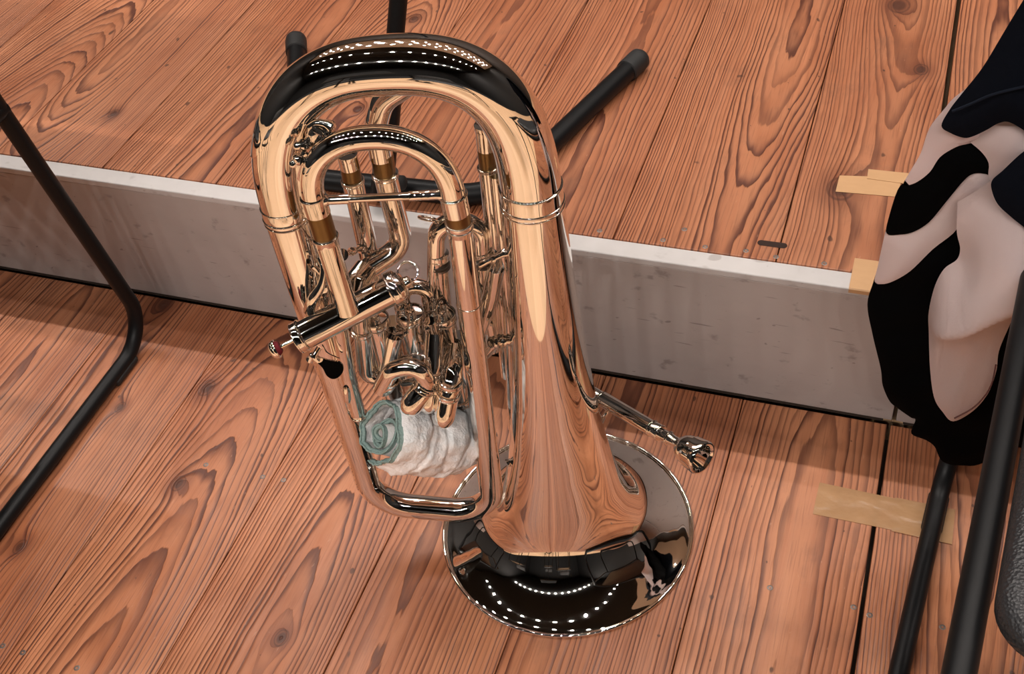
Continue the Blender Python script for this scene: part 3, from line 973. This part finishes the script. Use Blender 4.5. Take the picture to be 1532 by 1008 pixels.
def cushion(bm, lo, hi, puff=.008, r=.04, n=26):
    """A padded slab with rounded corners in plan, domed above."""
    cx, cy = (lo[0] + hi[0]) / 2, (lo[1] + hi[1]) / 2
    hx, hy = (hi[0] - lo[0]) / 2, (hi[1] - lo[1]) / 2
    per = []
    for sx, sy, a0 in ((1, 1, 0), (-1, 1, 90), (-1, -1, 180), (1, -1, 270)):
        for k in range(9):
            a = math.radians(a0 + 90 * k / 8)
            per.append((cx + sx * (hx - r) + r * math.cos(a), cy + sy * (hy - r) + r * math.sin(a)))
    rings = []
    prof = [(0, .0), (.90, 0), (.97, .004), (1, .012), (1, hi[2] - lo[2] - .012), (.985, hi[2] - lo[2] - .004), (.955, hi[2] - lo[2]), (.85, hi[2] - lo[2] + puff * .5), (.6, hi[2] - lo[2] + puff), (.3, hi[2] - lo[2] + puff * 1.2), (0, hi[2] - lo[2] + puff * 1.25)]
    for s, z in prof:
        if s == 0: rings.append([bm.verts.new((cx, cy, lo[2] + z))])
        else: rings.append([bm.verts.new((cx + (px - cx) * s, cy + (py - cy) * s, lo[2] + z)) for px, py in per])
    m_ = len(per)
    for a, b in zip(rings, rings[1:]):
        for k in range(m_):
            k2 = (k + 1) % m_
            if len(a) == 1: bm.faces.new((a[0], b[k2], b[k]))
            elif len(b) == 1: bm.faces.new((a[k], a[k2], b[0]))
            else: bm.faces.new((a[k], a[k2], b[k2], b[k]))


def chair(name, label, origin, rz, inset, front=-.44, back=0.0):
    """Sled-base tubular chair. Local +x across, +y towards the riser; the runner nearest us is at local x = 0."""
    t = thing(name, label, 'chair', origin, rz)
    Wd, r = .44, .0108
    for xx, xi in ((0.0, inset), (Wd, Wd - inset)):
        # runner on the floor with the rising legs at both ends
        pts = [Vector((xi, front, .447)), Vector((xx, front - .06, .012)), Vector((xx, .080, .012)), Vector((xi, .0, .472))]
        tube('leg_frame', fillet(pts, [0, .06, .060, 0], .004), r, BLACK, t, 24)
        for yy in (.0, front + .02):
            bm = bmesh.new(); add_box(bm, (xx - .012, yy - .028, .0006), (xx + .012, yy + .028, .012), .004); link('foot_pad', bm, RUBBER, t)
    sr = fillet([Vector((inset, .01, .447)), Vector((inset, front - .06, .447)), Vector((Wd - inset, front - .06, .447)), Vector((Wd - inset, .01, .447))], [0, .05, .05, 0], .005)
    tube('seat_rail', sr, .0112, BLACK, t, 24)
    bm = bmesh.new(); cushion(bm, (inset + .012, front + .055, .452), (Wd - inset - .012, .01, .482)); link('seat', bm, VINYL, t)
    pp = fillet([Vector((inset, back + .004, .447)), Vector((inset, back + .125, .80)), Vector((Wd - inset, back + .125, .80)), Vector((Wd - inset, back + .004, .447))], [0, .04, .04, 0], .005)
    tube('back_frame', pp, .0108, BLACK, t, 24)
    bm = bmesh.new(); cushion(bm, (inset + .015, -.1, 0), (Wd - inset - .015, .1, .03), .004, .03)
    mt = Matrix.Translation((0, back + .106, .68)) @ Matrix.Rotation(math.radians(72), 4, 'X')
    bmesh.ops.transform(bm, matrix=mt, verts=bm.verts)
    link('backrest', bm, VINYL, t)
    return t


# left chair: only the near runner and leg come into view; its seat is out of frame to the left
lc = chair('pipe_chair', 'black tubular chair at the left edge, its bent runner on the lower floor', (-.70, .10, 0), 0, .002, -.44, -.14)
for ch in lc.children:                                   # this chair faces the other way across: mirror it to the left
    for v in ch.data.vertices: v.co.x = -v.co.x
    ch.data.flip_normals()
rc = chair('pipe_chair', 'black tubular chair at the right edge with vinyl seat and a jacket on its back', (.4165, .125, 0), math.radians(-5.0), .029, -.52)

# unseen chairs and a music stand, added to give the silver dark streaks
for (x_, y_, rz, lb) in ((-.95, -1.45, 2.9, 'unseen black tubular chair added for dark reflections, left of the music stand'),
                         (.62, -1.75, 3.4, 'unseen black tubular chair added for dark reflections, right of the music stand'),
                         (-.05, -2.75, 3.1, 'unseen black tubular chair added for dark reflections, farthest out on the light stage floor')):
    chair('pipe_chair', lb, (x_, y_, -H), rz, .02)
ms = thing('added_music_stand', 'unseen black music stand added for dark reflections, between two added black chairs', 'music stand', (-.16, -1.62, -H), 2.95)
for k in range(3):
    a = 2 * PI * k / 3
    d = Vector((math.cos(a), math.sin(a), 0))
    tube('leg', [d * .30 + Vector((0, 0, .008)), d * .02 + Vector((0, 0, .10))], .008, BLACK, ms, 14)
tube('post', [Vector((0, 0, .06)), Vector((0, 0, 1.02))], .011, BLACK, ms, 18)
bm = bmesh.new(); add_box(bm, (-.25, -.006, -.17), (.25, .006, .17), .003); add_box(bm, (-.25, -.05, -.17), (.25, -.006, -.162), .002)
bmesh.ops.transform(bm, matrix=Matrix.Translation((0, -.03, 1.10)) @ Matrix.Rotation(math.radians(-28), 4, 'X'), verts=bm.verts)
link('desk', bm, BLACK, ms, False)

# ------------------------------------------------------------------ jacket over the back of the right chair
NAVY = mat('navy_cloth', (.0050, .0075, .0150), .8, 0.0, Specular_IOR_Level=.15)
x, y, z, vec, noise, white, voro, mix, bump, out = kit(NAVY)
n_ = noise(vec(x * 900, y * 900, z * 900), 1, 1); bump(n_, .3, .0006)
BLACKC = mat('black_cloth', (.0020, .0020, .0025), .85, 0.0, Specular_IOR_Level=.08)
PALE = mat('pale_lining', (.86, .735, .725), .62)
x, y, z, vec, noise, white, voro, mix, bump, out = kit(PALE)
n_ = noise(vec(x * 700, y * 700, z * 700), 1, 2); bump(n_, .25, .0005)
GY = .10


def cloth(name, pix, m, parent, front, bulge, spread=.03, folds=None, grid_n=.006, thick=.003, tilt=None):
    """A cloth panel: outline traced on the hanging plane, rounded forward away from its edges."""
    P = [on_y(px, py, GY - front - bulge * .3) for px, py in pix]
    P = spline([(p.x, p.z, 0) for p in P] + [(P[0].x, P[0].z, 0)], 5)[:-1]
    poly = [(p.x, p.y) for p in P]
    xs = [p[0] for p in poly]; zs = [p[1] for p in poly]

    def inside(x, z):
        c = False
        for (x1, z1), (x2, z2) in zip(poly, poly[1:] + poly[:1]):
            if (z1 > z) != (z2 > z) and x < (x2 - x1) * (z - z1) / (z2 - z1) + x1: c = not c
        return c

    def dist(x, z):
        b = 9
        for (x1, z1), (x2, z2) in zip(poly, poly[1:] + poly[:1]):
            dx, dz = x2 - x1, z2 - z1
            t = max(0, min(1, ((x - x1) * dx + (z - z1) * dz) / max(1e-12, dx * dx + dz * dz)))
            b = min(b, math.hypot(x - x1 - t * dx, z - z1 - t * dz))
        return b
    pts = [Vector(p) for p in poly]
    nb = len(pts)
    xx = min(xs)
    while xx < max(xs):
        zz = min(zs)
        while zz < max(zs):
            if inside(xx, zz) and dist(xx, zz) > grid_n * .5: pts.append(Vector((xx, zz)))
            zz += grid_n
        xx += grid_n
    vv, ee, fc, _, _, _ = delaunay_2d_cdt(pts, [], [list(range(nb))], 1, 1e-5)
    bm = bmesh.new()
    bv = []
    for v in vv:
        d = dist(v.x, v.y)
        h = front + bulge * (1 - math.exp(-d / spread))
        if folds: h += folds(v.x, v.y) * (1 - math.exp(-d / .01))
        # keep each point on its sight line from the front only approximately: the cloth simply hangs nearer
        bv.append(bm.verts.new((v.x, GY - h, v.y)))
    for f in fc:
        try: bm.faces.new([bv[i] for i in f])
        except ValueError: pass
    bmesh.ops.solidify(bm, geom=bm.faces[:], thickness=thick)
    return link(name, bm, m, parent, True, 60)


jk = thing('jacket', 'navy and black jacket with pale lining hanging on the chair back at the right', 'jacket', (0, 0, 0))
def px2xz(px, py):
    p = on_y(px, py, GY - .035); return p.x, p.z


def wave(f, k=.004, ph=0): return lambda x, z: k * math.sin(f * x + .5 * f * z + ph) + .5 * k * math.sin(1.7 * f * z - f * x + ph)


cloth('black_body', [(1475, 130), (1416, 192), (1385, 260), (1347, 285), (1333, 318), (1318, 385), (1306, 425), (1297, 459), (1305, 505), (1317, 555), (1320, 580), (1330, 603), (1342, 614), (1362, 628), (1369, 632), (1363, 652), (1385, 662), (1398, 672), (1410, 694), (1440, 700), (1475, 694), (1560, 640), (1566, 500), (1566, 0), (1565, -30)], BLACKC, jk, -.012, .012, .02, wave(60, .003))
cloth('lining_fold', [(1325, 345), (1345, 348), (1390, 328), (1440, 268), (1460, 256), (1486, 262), (1490, 290), (1440, 310), (1431, 346), (1395, 376), (1362, 408), (1335, 424), (1318, 428), (1308, 424), (1313, 400), (1319, 372)], PALE, jk, .004, .010, .02, wave(40, .002))
cloth('lining_fold', [(1536, 10), (1511, 48), (1476, 102), (1446, 134), (1426, 150), (1413, 165), (1390, 195), (1377, 232), (1362, 258), (1351, 279), (1368, 277), (1390, 261), (1406, 238), (1430, 223), (1448, 218), (1470, 212), (1475, 180), (1500, 80), (1540, 20)], PALE, jk, .010, .010, .015, wave(50, .003, 1))
cloth('black_fold', [(1405, 237), (1430, 223), (1446, 219), (1468, 229), (1479, 246), (1484, 268), (1474, 263), (1456, 263), (1441, 274), (1416, 304), (1390, 335), (1366, 350), (1345, 354), (1326, 352), (1330, 325), (1346, 281), (1368, 277), (1390, 261)], BLACKC, jk, .008, .010, .02)
cloth('lining_drape', [(1448, 212), (1475, 196), (1493, 184), (1540, 180), (1566, 240), (1545, 280), (1484, 274), (1479, 246), (1468, 229)], PALE, jk, .012, .006, .02, wave(45, .003, 2))


def gfold(x, z):
    x0, z0 = px2xz(1420, 485)
    x1, z1 = px2xz(1532, 440)
    m = (z - z0) - (x - x0) * (z1 - z0) / (x1 - x0)          # height above the bright ridge line
    v = .034 * math.exp(m / .035) if m < 0 else .034 - .30 * m
    v = max(v, -.006)
    xa, za = px2xz(1434, 415)
    v -= .010 * math.exp(-((x - xa) / .012) ** 2 - ((z - za) / .04) ** 2)
    v -= .0006 * abs(math.sin(20 * x))
    return v


cloth('lining_drape', [(1432, 306), (1456, 292), (1484, 273), (1500, 268), (1566, 330), (1566, 420), (1545, 460), (1520, 474), (1506, 500), (1494, 530), (1490, 560), (1478, 592), (1456, 618), (1426, 634), (1410, 620), (1397, 598), (1391, 555), (1389, 500), (1389, 470), (1398, 432), (1412, 406), (1431, 392), (1436, 375), (1431, 350)], PALE, jk, .020, .012, .02, gfold, .005)
cloth('navy_flap', [(1560, 215), (1532, 228), (1500, 257), (1484, 272), (1484, 288), (1493, 308), (1512, 326), (1532, 342), (1566, 370), (1566, 300)], NAVY, jk, .038, .006, .015)
cloth('navy_shoulder', [(1545, -20), (1505, 46), (1470, 104), (1440, 142), (1420, 168), (1408, 192), (1422, 203), (1442, 210), (1457, 207), (1476, 198), (1494, 188), (1511, 187), (1540, 205), (1566, 230), (1566, 100), (1566, -20)], NAVY, jk, .026, .012, .03, wave(30, .002))
sp_ = [on_y(px, py, GY - .038) for px, py in ((1425, 165), (1450, 155), (1485, 140), (1532, 128), (1560, 121))]
bm = bmesh.new(); add_sweep(bm, [Vector((p.x, GY - .0385 - .001, p.y)) for p in [Vector((q.x, q.z)) for q in spline([tuple(s) for s in sp_], 8)]], .0012, 8)
link('seam', bm, NAVY, jk)
# piped hem of the lining drape
hp = [on_y(px, py, GY - .026) for px, py in ((1490, 545), (1484, 572), (1473, 592), (1455, 610), (1428, 625))]
bm = bmesh.new(); add_sweep(bm, [Vector((p.x, GY - .0265, p.z)) for p in [Vector(q) for q in spline([tuple(s) for s in hp], 8)]], .0008, 8)
link('hem_stitch', bm, mat('stitch', (.12, .05, .05), .8), jk)
# the rest of the jacket lies over the chair back, out to the right of the frame
prof = [(.120, .505), (.135, .57), (.165, .66), (.196, .75), (.214, .805), (.232, .828), (.254, .836), (.276, .826), (.288, .79), (.292, .70), (.290, .58), (.286, .44)]
pp = spline([(y_, z_, 0) for y_, z_ in prof], 5)
bm = bmesh.new(); rows = []
for k, p in enumerate(pp):
    t = k / (len(pp) - 1)
    row = []
    for j in range(41):
        q = j / 40
        x0_ = .418 + .02 * t; x1_ = .74 + .03 * math.sin(3 * t)
        x_ = x0_ + (x1_ - x0_) * q
        w_ = .006 * math.sin(q * 17 + 2 * t) + .004 * math.sin(q * 31 - 4 * t) + .006
        row.append(bm.verts.new((x_, p.x - (x_ - .44) * .087 - (w_ if t < .5 else -w_) , p.y + (.012 * math.sin(q * 9) if k in (0, len(pp) - 1) else 0))))
    rows.append(row)
for r0_, r1_ in zip(rows, rows[1:]):
    for j in range(40): bm.faces.new((r0_[j], r0_[j + 1], r1_[j + 1], r1_[j]))
rows_left = [r[0].co.copy() for r in rows]
bmesh.ops.solidify(bm, geom=bm.faces[:], thickness=.003)
link('jacket_back', bm, NAVY, jk, True, 60)
# side of the jacket, from the hanging front edge back to the chair frame
bm = bmesh.new(); rows = []
for k in range(25):
    t = k / 24
    f_ = on_y(1563, 350 - 385 * t, GY - .028)
    g_ = rows_left[int(t * 20)]
    rows.append([bm.verts.new(f_.lerp(g_, j / 10) + Vector((-.006 * math.sin(PI * j / 10) * (1 - t), 0, .012 * t * math.sin(PI * j / 10)))) for j in range(11)])
for r0_, r1_ in zip(rows, rows[1:]):
    for j in range(10): bm.faces.new((r0_[j], r0_[j + 1], r1_[j + 1], r1_[j]))
bmesh.ops.solidify(bm, geom=bm.faces[:], thickness=.003)
link('jacket_side', bm, NAVY, jk, True, 60)
